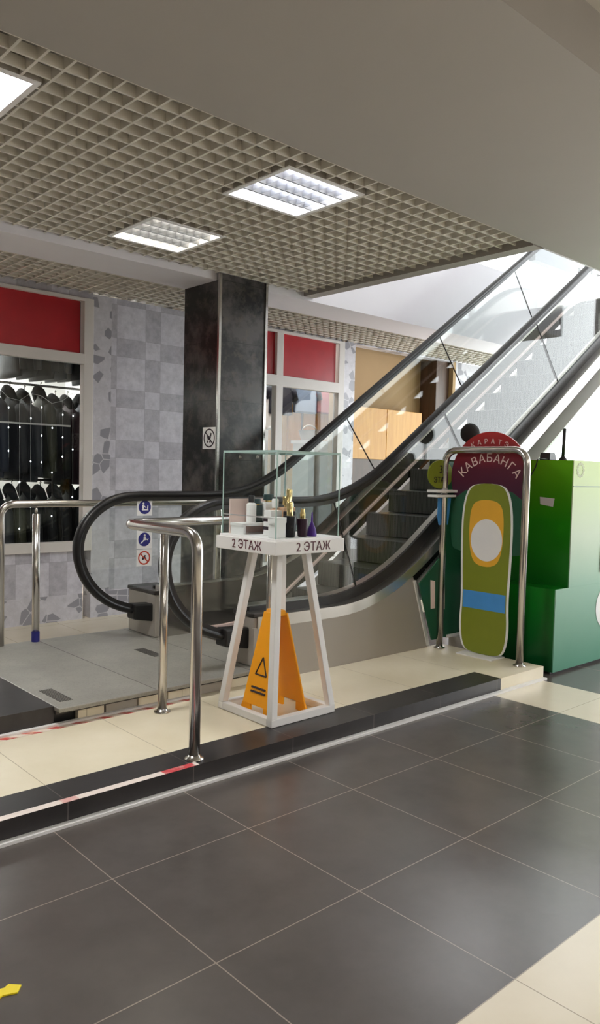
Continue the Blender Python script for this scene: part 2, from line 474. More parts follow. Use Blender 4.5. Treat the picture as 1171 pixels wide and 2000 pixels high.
# back wall with the shop windows
YW = 6.65
b = B()
box(b, -5, .3, YW, YW + .15, 0, 3.0)
box(b, .3, 3.36, YW, YW + .15, 0, .66)
box(b, 3.44, 4.95, YW, YW + .15, 0, 3.0)
box(b, 6.72, 6.93, YW, YW + .15, 0, 3.0)
box(b, 8.96, 9.62, YW, YW + .15, 0, 3.0)
box(b, 4.95, 6.70, YW, YW + .15, 0, .30)
box(b, .3, 3.44, YW, YW + .15, 2.95, 3.25); box(b, 4.95, 6.7, YW, YW + .15, 2.99, 3.25); box(b, 6.93, 8.96, YW, YW + .15, 2.99, 3.25)
struct('wall_back', b, M['walltile'])
def window(name, x0, x1, xs, zb, zt0, zt1, top, sill):
    root = bpy.data.objects.new(name, None); COL.objects.link(root); root.location = (x0, YW, 0); root['kind'] = 'structure'
    b = B()
    box(b, x0, x0 + .06, YW - .02, YW + .06, sill, top); box(b, x1 - .015, x1 + .08, YW - .02, YW + .06, sill, top)
    for q in xs: box(b, q, q + .1, YW - .02, YW + .06, sill, top)
    box(b, x0, x1, YW - .021, YW + .061, zt0, zt1); box(b, x0, x1, YW - .021, YW + .061, top - .03, top)
    box(b, x0, x1, YW - .03, YW + .061, sill, zb)
    obj('window_frame', b, M['frame'], root, bevel=.004)
    b = B(); box(b, x0 + .04, x1 - .04, YW + .015, YW + .023, zb, zt0); obj('window_pane', b, M['shopglass'], root)
    b = B(); box(b, x0 + .04, x1 - .04, YW + .02, YW + .03, zt1, top); obj('transom_panel', b, M['red'], root, label='glossy red transom panel')
window('window_1', .3, 3.36, [], .73, 2.352, 2.446, 2.95, .64)
window('window_2', 4.95, 6.65, [5.655], .40, 2.37, 2.49, 2.99, .30)
# shop interiors
b = B(); box(b, .2, 3.9, 9.0, 9.1, 0, 3.2); box(b, .1, .2, 6.8, 9.1, 0, 3.2); box(b, 4.3, 4.4, 6.8, 9.1, 0, 3.2); box(b, 3.9, 4.3, 9.0, 9.1, 0, 3.2)
struct('wall_clothing_shop', b, M['white'])
b = B(); box(b, 4.6, 9.2, 8.9, 9.0, 0, 3.2); box(b, 9.1, 9.2, 7.1, 8.9, 0, 3.2); struct('wall_gift_shop', b, M['white'])
b = B(); box(b, 6.93, 9.0, 7.0, 7.06, 0, 3.2); box(b, 8.90, 8.96, 6.65, 7.0, 0, 3.0); box(b, 6.90, 6.94, 6.8, 7.06, 0, 3.2); struct('wall_niche', b, M['beige'])
sbox('wall_niche_return', M['darkwood'], 8.62, 8.90, 6.72, 7.0, 0, 3.0)
b = B(); box(b, 9.62, 10.5, YW, YW + .1, 2.3, 3.0); box(b, 9.62, 10.5, 7.4, 7.5, 0, 3.0); struct('wall_far_shop', b, M['plaster'])

# end glazing, upper floor, hall behind the camera
b = B(); box(b, 10.6, 10.65, -2.6, 9.6, 0, 6.6); struct('window_3', b, M['window'])
sbox('wall_end', M['plaster'], 10.6, 10.7, -6, -2.6, 0, 6.6)
b = B()
for yy in (-2.6, 2.2): box(b, 10.52, 10.6, yy, yy + .07, 0, 6.6)
struct('window_mullions', b, M['frame'])
sbox('ceiling_upper', M['white'], -5, 10.65, -6, 9.6, 6.6, 6.7)
sbox('wall_upper', M['white'], -5, 10.65, 9.6, 9.7, 0, 6.7)
sbox('wall_left', M['plaster'], -5.1, -5, -6, 9.7, 0, 6.7)
b = B(); box(b, -5, 10.65, -6.1, -6, 0, 6.7); struct('wall_hall', b, M['plaster'])
b = B()
for q in (-4, -1.2, 1.6, 4.4, 7.2): box(b, q, q + 2.2, -6.0, -5.9, .3, 2.5)
struct('hall_reflection_boards', b, M['navy'])  # dark boards out of view, added for the glass and floor to reflect
sbox('upper_landing', M['plate'], 9.05, 10.55, 3.0, 5.36, 3.42, 3.6)

# ------------------------------------------------------------------ escalator
esc = thing('escalator', (1.73, 4.4, 0), 'long black-railed escalator with glass sides climbing from the grey landing plate to the upper floor', 'escalator')
S = .69
def rp(t, r): return 0 if t < -r else (t if t > r else (t + r) ** 2 / (4 * r))
XT = 3.95 + (3.6 - .187) / S
def nos(x): return .187 + S * (rp(x - 3.95, .35) - rp(x - XT, .35))
def hand(x): return 1.225 + S * (rp(x - 3.95, .42) - rp(x - XT - .1, .42))
def deck(x): return .505 + S * (rp(x - 4.23, .5) - rp(x - XT - .3, .5))
XE = 9.75
def frange(a, c, d):
    n = max(1, int(round((c - a) / d))); return [a + (c - a) * k / n for k in range(n + 1)]
NEWEL = [(3.0, .36), (2.88, .385), (2.79, .41), (2.68, .455), (2.57, .535), (2.485, .64), (2.44, .75), (2.425, .86), (2.445, .965), (2.50, 1.06), (2.58, 1.135), (2.68, 1.19), (2.79, 1.218), (2.92, 1.225)]
def smooth(pts, n=2):
    for _ in range(n):
        q = [pts[0]]
        for a, c in zip(pts, pts[1:]): q += [(a[0]*.75 + c[0]*.25, a[1]*.75 + c[1]*.25), (a[0]*.25 + c[0]*.75, a[1]*.25 + c[1]*.75)]
        pts = q + [pts[-1]]
    return pts
RAIL = smooth(NEWEL) + [(x, hand(x)) for x in frange(3.05, XE, .12)]
oval = [(.038*math.cos(2*PI*k/12), .024*math.sin(2*PI*k/12)) for k in range(12)]
for side, (yh, out) in enumerate(((3.82, -1), (4.90, 1))):
    b = B(); sweep_xz(b, RAIL, yh, oval); obj('handrail', b, M['rubber'], esc, smooth=True)
    b = B(); sweep_xz(b, RAIL[6:], yh, [(-.02, -.045), (.02, -.045), (.02, -.015), (-.02, -.015)]); obj('handrail_guide', b, M['gasket'], esc)
    # newel brush shoe where the belt enters the base
    b = B(); hexa(b, [(2.85, yh-.055, .33), (3.04, yh-.055, .295), (3.04, yh+.055, .295), (2.85, yh+.055, .33)], [(2.85, yh-.055, .44), (3.04, yh-.055, .43), (3.04, yh+.055, .43), (2.85, yh+.055, .44)])
    obj('handrail_inlet', b, M['black'], esc, bevel=.012)
    # glass panes
    joints = [4.05, 5.45, 6.75, 8.05, 9.35]
    def lo(x): return deck(x) + .05
    def hi(x): return hand(x) - .03
    def k(x): return .45 * min(1, max(0, (x - 3.6) / .8))
    first = [(p[0], p[1]) for p in smooth(NEWEL)[8:]]
    inner = []
    for i, p in enumerate(first):
        a = Vector(first[max(i-1, 0)]); c = Vector(first[min(i+1, len(first)-1)]); t = (c - a).normalized()
        inner.append((p[0] + t[1]*.03, p[1] - t[0]*.03))
    xt = joints[0] - k(joints[0])
    poly = [q for q in inner if q[1] > .56] + [(x, hi(x)) for x in frange(3.05, xt, .1)] + [(x, lo(x)) for x in frange(joints[0], 2.75, -.1)]
    b = B(); extrude(b, XZ(poly, yh - .005), (0, .01, 0)); obj('glass_panel', b, M['glass'], esc)
    for j0, j1 in zip(joints, joints[1:]):
        g = .006
        poly = [(x, hi(x)) for x in frange(j0 - k(j0) + g, j1 - k(j1), .1)] + [(x, lo(x)) for x in frange(j1, j0 + g, -.1)]
        b = B(); extrude(b, XZ(poly, yh - .005), (0, .01, 0)); obj('glass_panel', b, M['glass'], esc)
    for j in joints[:-1]:
        b = B(); extrude(b, XZ([(j - k(j), hi(j - k(j))), (j - k(j) + g, hi(j - k(j))), (j + g, lo(j)), (j, lo(j))], yh - .006), (0, .012, 0)); obj('glass_joint', b, M['gasket'], esc)
    # decks
    xs = frange(3.05, XE, .1)
    def strip(name, m, ya, yb, za, zb):
        b = B(); pts = [(x, deck(x) + zb(x)) for x in xs] + [(x, deck(x) + za(x)) for x in reversed(xs)]
        extrude(b, XZ(pts, ya), (0, yb - ya, 0)); return obj(name, b, m, esc)
    up = lambda x: .05 + .05 * min(1, max(0, (x - 3.6) / 1.2))
    strip('outer_deck', M['deck'], yh + out * .12, yh + out * .105, lambda x: -.075 - .05 * min(1, max(0, (x - 4.4) / 1.5)), lambda x: 0)
    strip('outer_deck_top', M['deck'], yh + out * .105, yh + out * .03, lambda x: -.06, lambda x: -.002)
    strip('glass_gasket', M['gasket'], yh + out * .03, yh + out * .006, lambda x: -.04, up)
    strip('inner_deck', M['deck'], yh - out * .006, yh - out * .09, lambda x: -.05, lambda x: .055)
    b = B(); pts = [(x, deck(x) + .05) for x in xs] + [(x, max(.187, min(nos(x) - .02, deck(x) - .2))) for x in reversed(xs)]
    extrude(b, XZ(pts, yh - out * .09), (0, -out * .008, 0)); obj('skirt', b, M['steel'], esc)
    b = B(); pts = [(x, nos(x) + .035) for x in frange(3.4, XE, .1)] + [(x, nos(x) + .012) for x in reversed(frange(3.4, XE, .1))]
    extrude(b, XZ(pts, yh - out * .098), (0, -out * .014, 0)); obj('skirt_trim', b, M['cream'], esc, label='pale skirt strip')
    # base under the newel
    xb0 = 3.03 if side == 0 else 3.0; wo = .105 if side == 0 else .29
    b = B(); box(b, xb0, 3.6, min(yh + out*wo, yh - out*.09), max(yh + out*wo, yh - out*.09), .187, .50); obj('newel_base', b, M['clad'], esc, bevel=.01)
    b = B(); box(b, xb0 - .01, 3.25, min(yh + out*(wo + .005), yh - out*.1), max(yh + out*(wo + .005), yh - out*.1), .50, .53); obj('newel_cap', b, M['dark'], esc, bevel=.008)
# steps
x = 3.42; n = 0
while x < XT + .2:
    z = nos(x + .02)
    b = B(); box(b, x, x + .398, 3.925, 4.795, z - .2 if n > 1 else .05, z)
    obj('step', b, M['step'], esc, bevel=.006); x += .4 * .74; n += 1
b = B(); box(b, 3.30, 3.43, 3.925, 4.795, .17, .192); obj('comb_plate', b, M['steel'], esc)
# truss: lower cladding panel and thin upper soffit
def low(x): return deck(x) - .07
b = B(); pts = [(3.02, .088), (4.75, .088), (4.72, .2), (4.55, low(4.55) - .02)] + [(x, low(x)) for x in frange(4.5, 3.02, -.1)]
extrude(b, XZ(pts, 3.705), (0, .02, 0)); obj('truss_cladding', b, M['clad'], esc)
b = B(); hexa(b, [(4.735, 3.695, .1), (4.765, 3.695, .1), (4.765, 3.725, .1), (4.735, 3.725, .1)], [(4.545, 3.695, .62), (4.575, 3.695, .62), (4.575, 3.725, .62), (4.545, 3.725, .62)])
obj('cladding_edge', b, M['white'], esc)
b = B(); pts = [(x, nos(x) - .245) for x in frange(4.5, XE, .1)] + [(x, nos(x) - .27) for x in reversed(frange(4.5, XE, .1))]
extrude(b, XZ(pts, 3.76), (0, 1.2, 0)); obj('truss_soffit', b, M['white'], esc)
b = B(); pts = [(3.02, .088), (4.55, .088), (4.55, low(4.55))] + [(x, low(x)) for x in frange(4.5, 3.02, -.1)]
extrude(b, XZ(pts, 4.995), (0, .02, 0)); obj('truss_cladding', b, M['clad'], esc)
# landing plate and its tiled front
b = B(); box(b, 1.73, 3.32, 3.66, 5.24, .165, .187); obj('landing_plate', b, M['plate'], esc, bevel=.004)
for x in (2.30, 2.98):
    b = B(); box(b, x, x + .003, 3.67, 5.23, .1872, .1876)
    obj('plate_seam', b, M['dark'], esc)
for cx, cy in ((2.73, 4.45), (1.82, 3.9)):
    b = B()
    for q in range(7): box(b, cx - .035 + q * .011, cx - .029 + q * .011, cy - .13, cy + .13, .1872, .1882)
    obj('plate_handle', b, M['dark'], esc, label='dark slotted lifting grip')
b = B(); box(b, 1.73, 3.32, 3.75, 5.22, 0, .165); obj('plate_base', b, M['black'], esc)
px = 1.86
for w_, c_ in ((.16, 'platform'), (.2, 'clad'), (.19, 'platform'), (.22, 'platform'), (.19, 'clad'), (.22, 'platform')):
    b = B(); box(b, px, px + w_ - .012, 3.715, 3.75, .09, .15 if c_ == 'clad' else .145); obj('front_tile', b, M[c_], esc); px += w_
b = B(); box(b, 1.73, 3.3, 3.70, 3.75, .147, .166); obj('front_ledge', b, M['dark'], esc)
# safety stickers on the far newel glass
def sticker(z0, z1, kind):
    yy = 4.890; cx = 2.95; cz = (z0 + z1) / 2
    b = B(); box(b, cx - .062, cx + .062, yy, yy + .003, z0, z1)
    s = obj('safety_sticker', b, M['paper'], esc)
    pt = lambda u, v: (cx + u, yy - .001, cz + v)
    if kind < 2:
        b = B(); extrude(b, [pt(*q) for q in disc_pts(0, 0, .05, .05)], (0, .001, 0)); obj('sign_disc', b, M['blue'], s)
        b = B(); P = lambda *q: extrude(b, [(cx + u, yy - .0025, cz + v) for u, v in q], (0, .0012, 0))
        if kind == 0:
            P(*disc_pts(-.012, .026, .008, .008, 12)); P((-.022, .016), (-.004, .016), (-.006, -.012), (-.022, -.012)); P((-.026, -.014), (.026, -.014), (.03, -.024), (-.022, -.024)); P((.018, -.012), (.026, -.012), (.028, .012), (.021, .012)); P((-.004, .01), (.012, -.002), (.01, -.007), (-.004, .002))
        else:
            P(*disc_pts(.002, .03, .008, .008, 12)); P((-.006, .02), (.010, .02), (.013, -.006), (-.009, -.006)); P((-.009, -.004), (.002, -.006), (-.03, -.032), (-.034, -.026)); P((.0, -.004), (.012, -.004), (.034, .006), (.032, -.0)); P((.006, .012), (.03, -.004), (.028, -.009), (.005, .004))
        obj('pictogram', b, M['paper'], s)
    else:
        b = B(); ring(b, pt, .04, .05, off=(0, .001, 0)); extrude(b, [pt(u, v) for u, v in ((-.036, .028), (-.03, .034), (.036, -.028), (.03, -.034))], (0, .001, 0)); obj('sign_ring', b, M['redprint'], s)
        b = B(); extrude(b, [(cx + u, yy - .0005, cz + v) for u, v in ((-.018, -.012), (-.008, -.016), (.004, -.006), (.014, -.014), (.02, -.008), (.01, .006), (.014, .018), (.004, .02), (-.004, .006), (-.018, .004))], (0, .0005, 0)); obj('pictogram', b, M['ink'], s)
sticker(1.072, 1.195, 0); sticker(.832, .968, 1); sticker(.706, .826, 2)

# dark stair block left of the landing plate
o = sbox('entry_step', M['kerb'], -5, 1.728, 3.72, 5.24, .088, .187)

# ------------------------------------------------------------------ steel guard rails
def flange(b, x, y, z): lathe(b, [(.045, 0), (.045, .006), (.03, .012), (.027, .02)], (x, y, z), 20)
g = thing('guard_rail', (2.02, 2.89, .088), 'polished steel guard rail bent over the kerb in front of the near newel', 'railing', 'steel rails round the escalator foot')
b = B(); tube(b, rounded([(2.02, 2.89, .09), (2.02, 2.89, 1.125), (2.035, 3.565, 1.125), (3.06, 3.585, 1.125)], .1), .026, 18); obj('rail', b, M['chrome'], g, smooth=True)
b = B(); tube(b, [(2.28, 3.572, .09), (2.28, 3.572, 1.06)], .024, 18); tube(b, [(2.28, 3.572, 1.05), (2.28, 3.572, 1.11)], .008, 8); obj('post', b, M['chrome'], g, smooth=True)
b = B(); tube(b, [(3.04, 3.585, .09), (3.04, 3.585, 1.11)], .02, 12); obj('post', b, M['chrome'], g, smooth=True)
b = B(); flange(b, 2.02, 2.89, .0885); obj('floor_flange', b, M['steel'], g, smooth=True)
b = B(); flange(b, 2.28, 3.572, .0885); obj('floor_flange', b, M['steel'], g, smooth=True)
g = thing('guard_rail', (2.05, 5.2, .187), 'long steel guard rail along the back edge of the landing plate', 'railing', 'steel rails round the escalator foot')
b = B(); tube(b, rounded([(2.03, 5.2, .188), (2.03, 5.2, 1.15), (3.84, 5.2, 1.15), (3.84, 5.2, .05)], .1), .025, 18); obj('rail', b, M['chrome'], g, smooth=True)
b = B(); tube(b, [(2.277, 5.2, .188), (2.277, 5.2, 1.08)], .026, 18); tube(b, [(2.277, 5.2, 1.07), (2.277, 5.2, 1.13)], .01, 8); obj('post', b, M['chrome'], g, smooth=True)
b = B(); lathe(b, [(.028, 0), (.028, .07)], (2.277, 5.2, .1875)); obj('tape_wrap', b, M['blue'], g, label='violet tape round the foot')
g = thing('guard_rail', (4.80, 3.28, .088), 'tall steel hoop rail at the platform end, in front of the red disc sign', 'railing', 'steel rails round the escalator foot')
b = B(); tube(b, rounded([(4.80, 3.632, .09), (4.80, 3.632, 1.605), (4.80, 2.932, 1.605), (4.80, 2.932, .09)], .12, 10), .026, 18); obj('rail', b, M['chrome'], g, smooth=True)
for y in (3.632, 2.932):
    b = B(); flange(b, 4.80, y, .0885); obj('floor_flange', b, M['steel'], g, smooth=True)

# ------------------------------------------------------------------ display stand with glass case
CX, CY = 2.797, 3.22
st = thing('display_stand', (CX, CY, .088), 'white tapering display stand with a glass case of perfume and floor lettering', 'display stand')
a = .23; t = .04
b = B()
for s in (-1, 1):
    box(b, CX - a, CX + a, CY + s*a - (t if s > 0 else 0), CY + s*a + (0 if s > 0 else t), .089, .089 + t)
    box(b, CX + s*a - (t if s > 0 else 0), CX + s*a + (0 if s > 0 else t), CY - a + t, CY + a - t, .089, .089 + t)
obj('base_frame', b, M['white'], st, bevel=.003)
ta = .10
for sx in (-1, 1):
    for sy in (-1, 1):
        def q(r, z): return [(CX + sx*(r - (t if i in (0, 3) else 0)), CY + sy*(r - (t if i in (0, 1) else 0)), z) for i in range(4)]
        b = B(); hexa(b, q(a, .129), q(ta + .02, .99)); bmesh.ops.recalc_face_normals(b, faces=b.faces[:]); obj('leg', b, M['white'], st, bevel=.003)
b = B(); box(b, CX - .25, CX + .25, CY - .25, CY + .25, .985, 1.055); obj('tray', b, M['white'], st, bevel=.003)
b = B(); text(b, '2 ЭТАЖ', .066, (CX - .251, CY - .02, 1.02), *NX); obj('lettering', b, M['maroon'], st, label='maroon floor lettering')
b = B(); text(b, '2 ЭТАЖ', .066, (CX + .02, CY - .251, 1.02), *NY); obj('lettering', b, M['maroon'], st, label='maroon floor lettering')
b = B(); box(b, CX - .235, CX + .235, CY - .235, CY + .235, 1.0555, 1.066); obj('case_floor', b, M['paper'], st)
c = .225; z0, z1 = 1.066, 1.508; th = .005
for nm, bx in (('front', (CX - c, CX + c, CY - c, CY - c + th)), ('rear', (CX - c, CX + c, CY + c - th, CY + c)), ('l', (CX - c, CX - c + th, CY - c + th, CY + c - th)), ('r', (CX + c - th, CX + c, CY - c + th, CY + c - th))):
    b = B(); box(b, *bx, z0, z1); obj('glass_pane', b, M['caseglass'], st)
b = B(); box(b, CX - c, CX + c, CY - c, CY + c, z1 + .0005, z1 + .012); obj('glass_top', b, M['caseglass'], st)
for sx in (-1, 1):
    for sy in (-1, 1):
        b = B(); x_, y_ = CX + sx*c, CY + sy*c; box(b, x_ - .0025, x_ + .0025, y_ - .0025, y_ + .0025, z0, z1); obj('glass_edge', b, M['glassedge'], st)
b = B()
for s in (-1, 1):
    box(b, CX - c, CX + c, CY + s*c - .003, CY + s*c + .003, z1 + .001, z1 + .0125); box(b, CX + s*c - .003, CX + s*c + .003, CY - c, CY + c, z1 + .001, z1 + .0125)
obj('top_edge', b, M['glassedge'], st)
b = B(); box(b, CX - c, CX - c + .003, CY - c, CY + c, 1.17, 1.176); obj('shelf_edge', b, M['paper'], st)
for yy in (CY - .05, CY + .1):
    b = B(); lathe(b, [(.008, 0), (.008, .012), (.004, .014)], (CX - c + .014, yy, z1 - .03), 10); obj('pane_clip', b, M['steel'], st)
ZF = 1.0665
# white riser inside
rs = thing('riser', (2.66, 3.33, ZF), 'white backed riser shelf inside the glass case', 'display riser')
b = B(); box(b, 2.60, 2.90, 3.415, 3.425, ZF, ZF + .19); obj('back_panel', b, M['cream'], rs)
b = B(); box(b, 2.60, 2.90, 3.30, 3.414, ZF + .045, ZF + .06); obj('shelf', b, M['paper'], rs)
part('shelf_support', M['paper'], rs, 2.605, 2.62, 3.30, 3.414, ZF, ZF + .045); part('shelf_support', M['paper'], rs, 2.88, 2.895, 3.30, 3.414, ZF, ZF + .045)
def bottle(loc, kind, body, cap, w, h, label):
    w *= 1.2; h *= 1.3
    t = thing('perfume_bottle', loc, label, 'perfume bottle', 'perfumes in the glass case')
    x, y, z = loc
    if kind == 'box':
        b = B(); box(b, x - w/2, x + w/2, y - w/3, y + w/3, z, z + h*.72); obj('flacon', b, body, t, bevel=w*.08)
        b = B(); lathe(b, [(w*.2, h*.72), (w*.2, h*.78)], loc, 14); obj('collar', b, M['gold'], t, smooth='auto')
        b = B(); lathe(b, [(w*.3, h*.78), (w*.3, h*.98), (w*.26, h)], loc, 16); obj('cap', b, cap, t, smooth='auto')
    elif kind == 'round':
        b = B(); lathe(b, [(w*.48, 0), (w*.5, .004), (w*.5, h*.66), (w*.44, h*.7), (w*.2, h*.74)], loc, 22); obj('flacon', b, body, t, smooth='auto')
        b = B(); lathe(b, [(w*.3, h*.74), (w*.32, h*.97), (w*.26, h)], loc, 18); obj('cap', b, cap, t, smooth='auto')
    elif kind == 'cup':
        b = B(); lathe(b, [(w*.34, 0), (w*.4, .006), (w*.5, h*.62), (w*.48, h*.64), (w*.2, h*.65)], loc, 22); obj('flacon', b, body, t, smooth='auto')
        b = B(); lathe(b, [(w*.22, h*.65), (w*.24, h*.84), (w*.18, h*.88), (w*.16, h)], loc, 18); obj('cap', b, cap, t, smooth='auto')
    else:
        b = B(); lathe(b, [(w*.45, 0), (w*.5, .008), (w*.4, h*.3), (w*.14, h*.55), (w*.1, h*.6)], loc, 20); obj('flacon', b, body, t, smooth='auto')
        b = B(); lathe(b, [(w*.09, h*.6), (w*.11, h*.7), (w*.05, h)], loc, 12); obj('cap', b, cap, t, smooth='auto')
    return t
bottle((2.70, 3.355, ZF + .061), 'round', M['paper'], M['black'], .046, .115, 'slim white perfume bottle with dark cap on the riser shelf')
bottle((2.755, 3.37, ZF + .061), 'box', M['teal'], M['teal'], .05, .10, 'dark teal perfume bottle between two white ones on the riser shelf')
bottle((2.825, 3.36, ZF + .061), 'box', M['paper'], M['teal'], .08, .12, 'wide white perfume bottle with dark teal cap at the riser end')
bx = thing('perfume_box', (2.72, 3.20, ZF), 'white perfume box with two dark bands in front of the riser', 'box', None)
part('carton', M['paper'], bx, 2.685, 2.765, 3.17, 3.23, ZF, ZF + .135, bevel=.002)
part('band', M['ink'], bx, 2.6845, 2.7655, 3.1695, 3.2305, ZF + .075, ZF + .098); part('band', M['ink'], bx, 2.6845, 2.7655, 3.1695, 3.2305, ZF + .03, ZF + .048)
bx = thing('perfume_box', (2.64, 3.07, ZF), 'plain white perfume box at the front corner of the case', 'box', None)
part('carton', M['paper'], bx, 2.605, 2.675, 3.035, 3.095, ZF, ZF + .105, bevel=.002)
part('lid', M['paper'], bx, 2.603, 2.677, 3.033, 3.097, ZF + .078, ZF + .107)
bottle((2.728, 3.065, ZF), 'cup', M['inkglass'], M['gold'], .062, .135, 'black cup-shaped perfume bottle, the widest in the front row')
bottle((2.815, 3.06, ZF), 'cup', M['plum'], M['gold'], .054, .115, 'plum cup-shaped perfume bottle in the front row')
bottle((2.885, 3.06, ZF), 'cone', M['purple'], M['purple'], .046, .10, 'small purple pointed perfume bottle, last of the front row')
bottle((2.80, 3.15, ZF), 'box', M['inkglass'], M['gold'], .05, .14, 'black perfume bottle with gold cap behind the plum cup bottle')
bottle((2.86, 3.24, ZF), 'box', M['peach'], M['gold'], .07, .16, 'square peach perfume bottle with gold cap standing mid-case')
bottle((2.80, 3.27, ZF), 'round', M['peach'], M['paper'], .05, .15, 'round peach perfume bottle with white cap beside the riser')
bottle((2.93, 3.30, ZF), 'round', M['paper'], M['gold'], .045, .19, 'tall pale perfume bottle with gold cap at the rear of the case')

# caution sign inside the stand
cs = thing('caution_sign', (2.78, 3.18, .088), 'orange-yellow folding wet floor sign standing inside the white stand', 'caution sign')
def board(sx):
    xb, xt_ = 2.775 + sx*.118, 2.775 + sx*.035
    yb, yt = .125, .055; zt = .64; y0_ = 3.215
    def P(u, s, dx): z = .135 + u*(zt - .135); x = xb + (xt_ - xb)*u + dx; return (x, y0_ + s*(yb + (yt - yb)*u), z)
    b = B(); hexa(b, [P(0, -1, -.006), P(0, -1, .006), P(0, 1, .006), P(0, 1, -.006)], [P(1, -1, -.006), P(1, -1, .006), P(1, 1, .006), P(1, 1, -.006)])
    bmesh.ops.recalc_face_normals(b, faces=b.faces[:])
    o = obj('board', b, M['orange'], cs, bevel=.003)
    for s in (-1, 1):
        b = B(); q0, q1 = P(0, s, 0), P(-.001, s*.45, 0); hexa(b, [(q0[0]-.006, min(q0[1]+s*.02, q1[1]), .0885), (q0[0]+.006, min(q0[1]+s*.02, q1[1]), .0885), (q0[0]+.006, max(q0[1]+s*.02, q1[1]), .0885), (q0[0]-.006, max(q0[1]+s*.02, q1[1]), .0885)],
                         [(q0[0]-.006, min(q0[1], q1[1]), .136), (q0[0]+.006, min(q0[1], q1[1]), .136), (q0[0]+.006, max(q0[1], q1[1]), .136), (q0[0]-.006, max(q0[1], q1[1]), .136)])
        obj('foot', b, M['orange'], o)
    return o, P
bl, P = board(-1); board(1)
def on(u, s, dx=-.0075): p = P(u, 1, dx); q = P(u, -1, dx); f = (1 - s)/2; return tuple(p[i]*(1-f) + q[i]*f for i in range(3))
b = B()
for (u0, s0), (u1, s1) in (((.33, .45), (.33, -.45)), ((.33, .45), (.52, 0)), ((.33, -.45), (.52, 0))):
    tube(b, [on(u0, s0), on(u1, s1)], .004, 8)
obj('warning_triangle', b, M['ink'], bl)
for u in (.19, .145):
    b = B(); tube(b, [on(u, .55), on(u, -.5)], .006, 6); obj('lettering_line', b, M['ink'], bl)
b = B(); hexa(b, [(2.735, 3.165, .625), (2.815, 3.165, .625), (2.815, 3.265, .625), (2.735, 3.265, .625)], [(2.75, 3.17, .655), (2.80, 3.17, .655), (2.80, 3.26, .655), (2.75, 3.26, .655)]); obj('hinge', b, M['orange'], cs)

# ------------------------------------------------------------------ cut-out standee with the red disc
sd = thing('standee', (4.86, 3.28, .088), 'tall cut-out standee with a red disc head and curved lettering behind the hoop rail', 'standee')
CYd, CZd, RD = 3.275, 1.405, .335
b = B(); extrude(b, YZ(disc_pts(CYd, CZd, RD, RD, 64), 4.853), (.012, 0, 0)); obj('disc_board', b, M['disc'], sd, label='red to purple disc')
b = B()
def arc(word, size, R_, zb, half, cy):
    n = len(word)
    for i, ch in enumerate(word):
        th_ = half - 2*half*i/(n - 1)     # + is towards +Y (viewer's left)
        o_ = (4.8515, cy + R_*math.sin(th_), zb + R_*math.cos(th_) - R_)
        ya = Vector((0, math.sin(th_), math.cos(th_))); xa = Vector((0, -math.cos(th_), math.sin(th_)))
        text(b, ch, size, o_, xa, ya)
arc('КАВАБАНГА', .088, .30, 1.545, math.radians(50), 3.275)
obj('lettering', b, M['cream'], sd, label='pale curved lettering')
b = B(); arc('КАРАТЭ', .05, .42, 1.668, math.radians(20), 3.28); obj('lettering', b, M['cream'], sd, label='small pale lettering along the disc top')
def chaikin(p, n=2):
    for _ in range(n): p = [q for i in range(len(p)) for q in ((p[i][0]*.75 + p[(i+1)%len(p)][0]*.25, p[i][1]*.75 + p[(i+1)%len(p)][1]*.25), (p[i][0]*.25 + p[(i+1)%len(p)][0]*.75, p[i][1]*.25 + p[(i+1)%len(p)][1]*.75))]
    return p
def pill(c, prof, grow=0):
    return chaikin([(c + w + grow, z) for w, z in prof] + [(c - w - grow, z) for w, z in reversed(prof)])
b = B(); extrude(b, YZ(chaikin([(3.60, 1.33), (3.60, .90), (3.54, .84), (3.0, .84), (2.95, .90), (2.95, 1.33)]), 4.8495), (.0045, 0, 0)); obj('backdrop_board', b, M['pine'], sd, label='dark green backdrop below the disc')
PROF = [(.10, 1.36), (.17, 1.30), (.205, 1.12), (.20, .80), (.185, .5), (.20, .28), (.17, .13), (.10, .10)]
b = B(); extrude(b, YZ(pill(3.275, PROF, .018), 4.846), (.0035, 0, 0)); obj('board_outline', b, M['paper'], sd, label='white cut-out border')
b = B(); extrude(b, YZ(pill(3.275, PROF), 4.843), (.003, 0, 0)); obj('body_board', b, M['olive'], sd, label='plain olive green board')
b = B(); extrude(b, YZ(pill(3.275, [(.08, 1.24), (.14, 1.18), (.15, 1.0), (.13, .82), (.07, .75)]), 4.8415), (.0015, 0, 0)); obj('amber_patch', b, M['amber'], sd, label='amber rounded patch')
b = B(); extrude(b, YZ(disc_pts(3.27, .945, .135, .155, 48), 4.8400), (.0015, 0, 0)); obj('round_sticker', b, M['paper'], sd, label='blank white oval sticker')
b = B(); extrude(b, YZ([(3.458, .56), (3.092, .56), (3.09, .43), (3.46, .43)], 4.8420), (.001, 0, 0)); obj('blue_band', b, M['sky'], sd, label='plain blue band')
b = B(); extrude(b, [(4.75 + .0, 3.13, .0885), (4.75, 3.44, .0885), (4.92, 3.44, .0885), (4.92, 3.13, .0885)], (0, 0, .008)); obj('foot_plate', b, M['paper'], sd)
b = B(); box(b, 4.856, 4.862, 3.2, 3.35, .095, 1.1); obj('back_strut', b, M['paper'], sd)

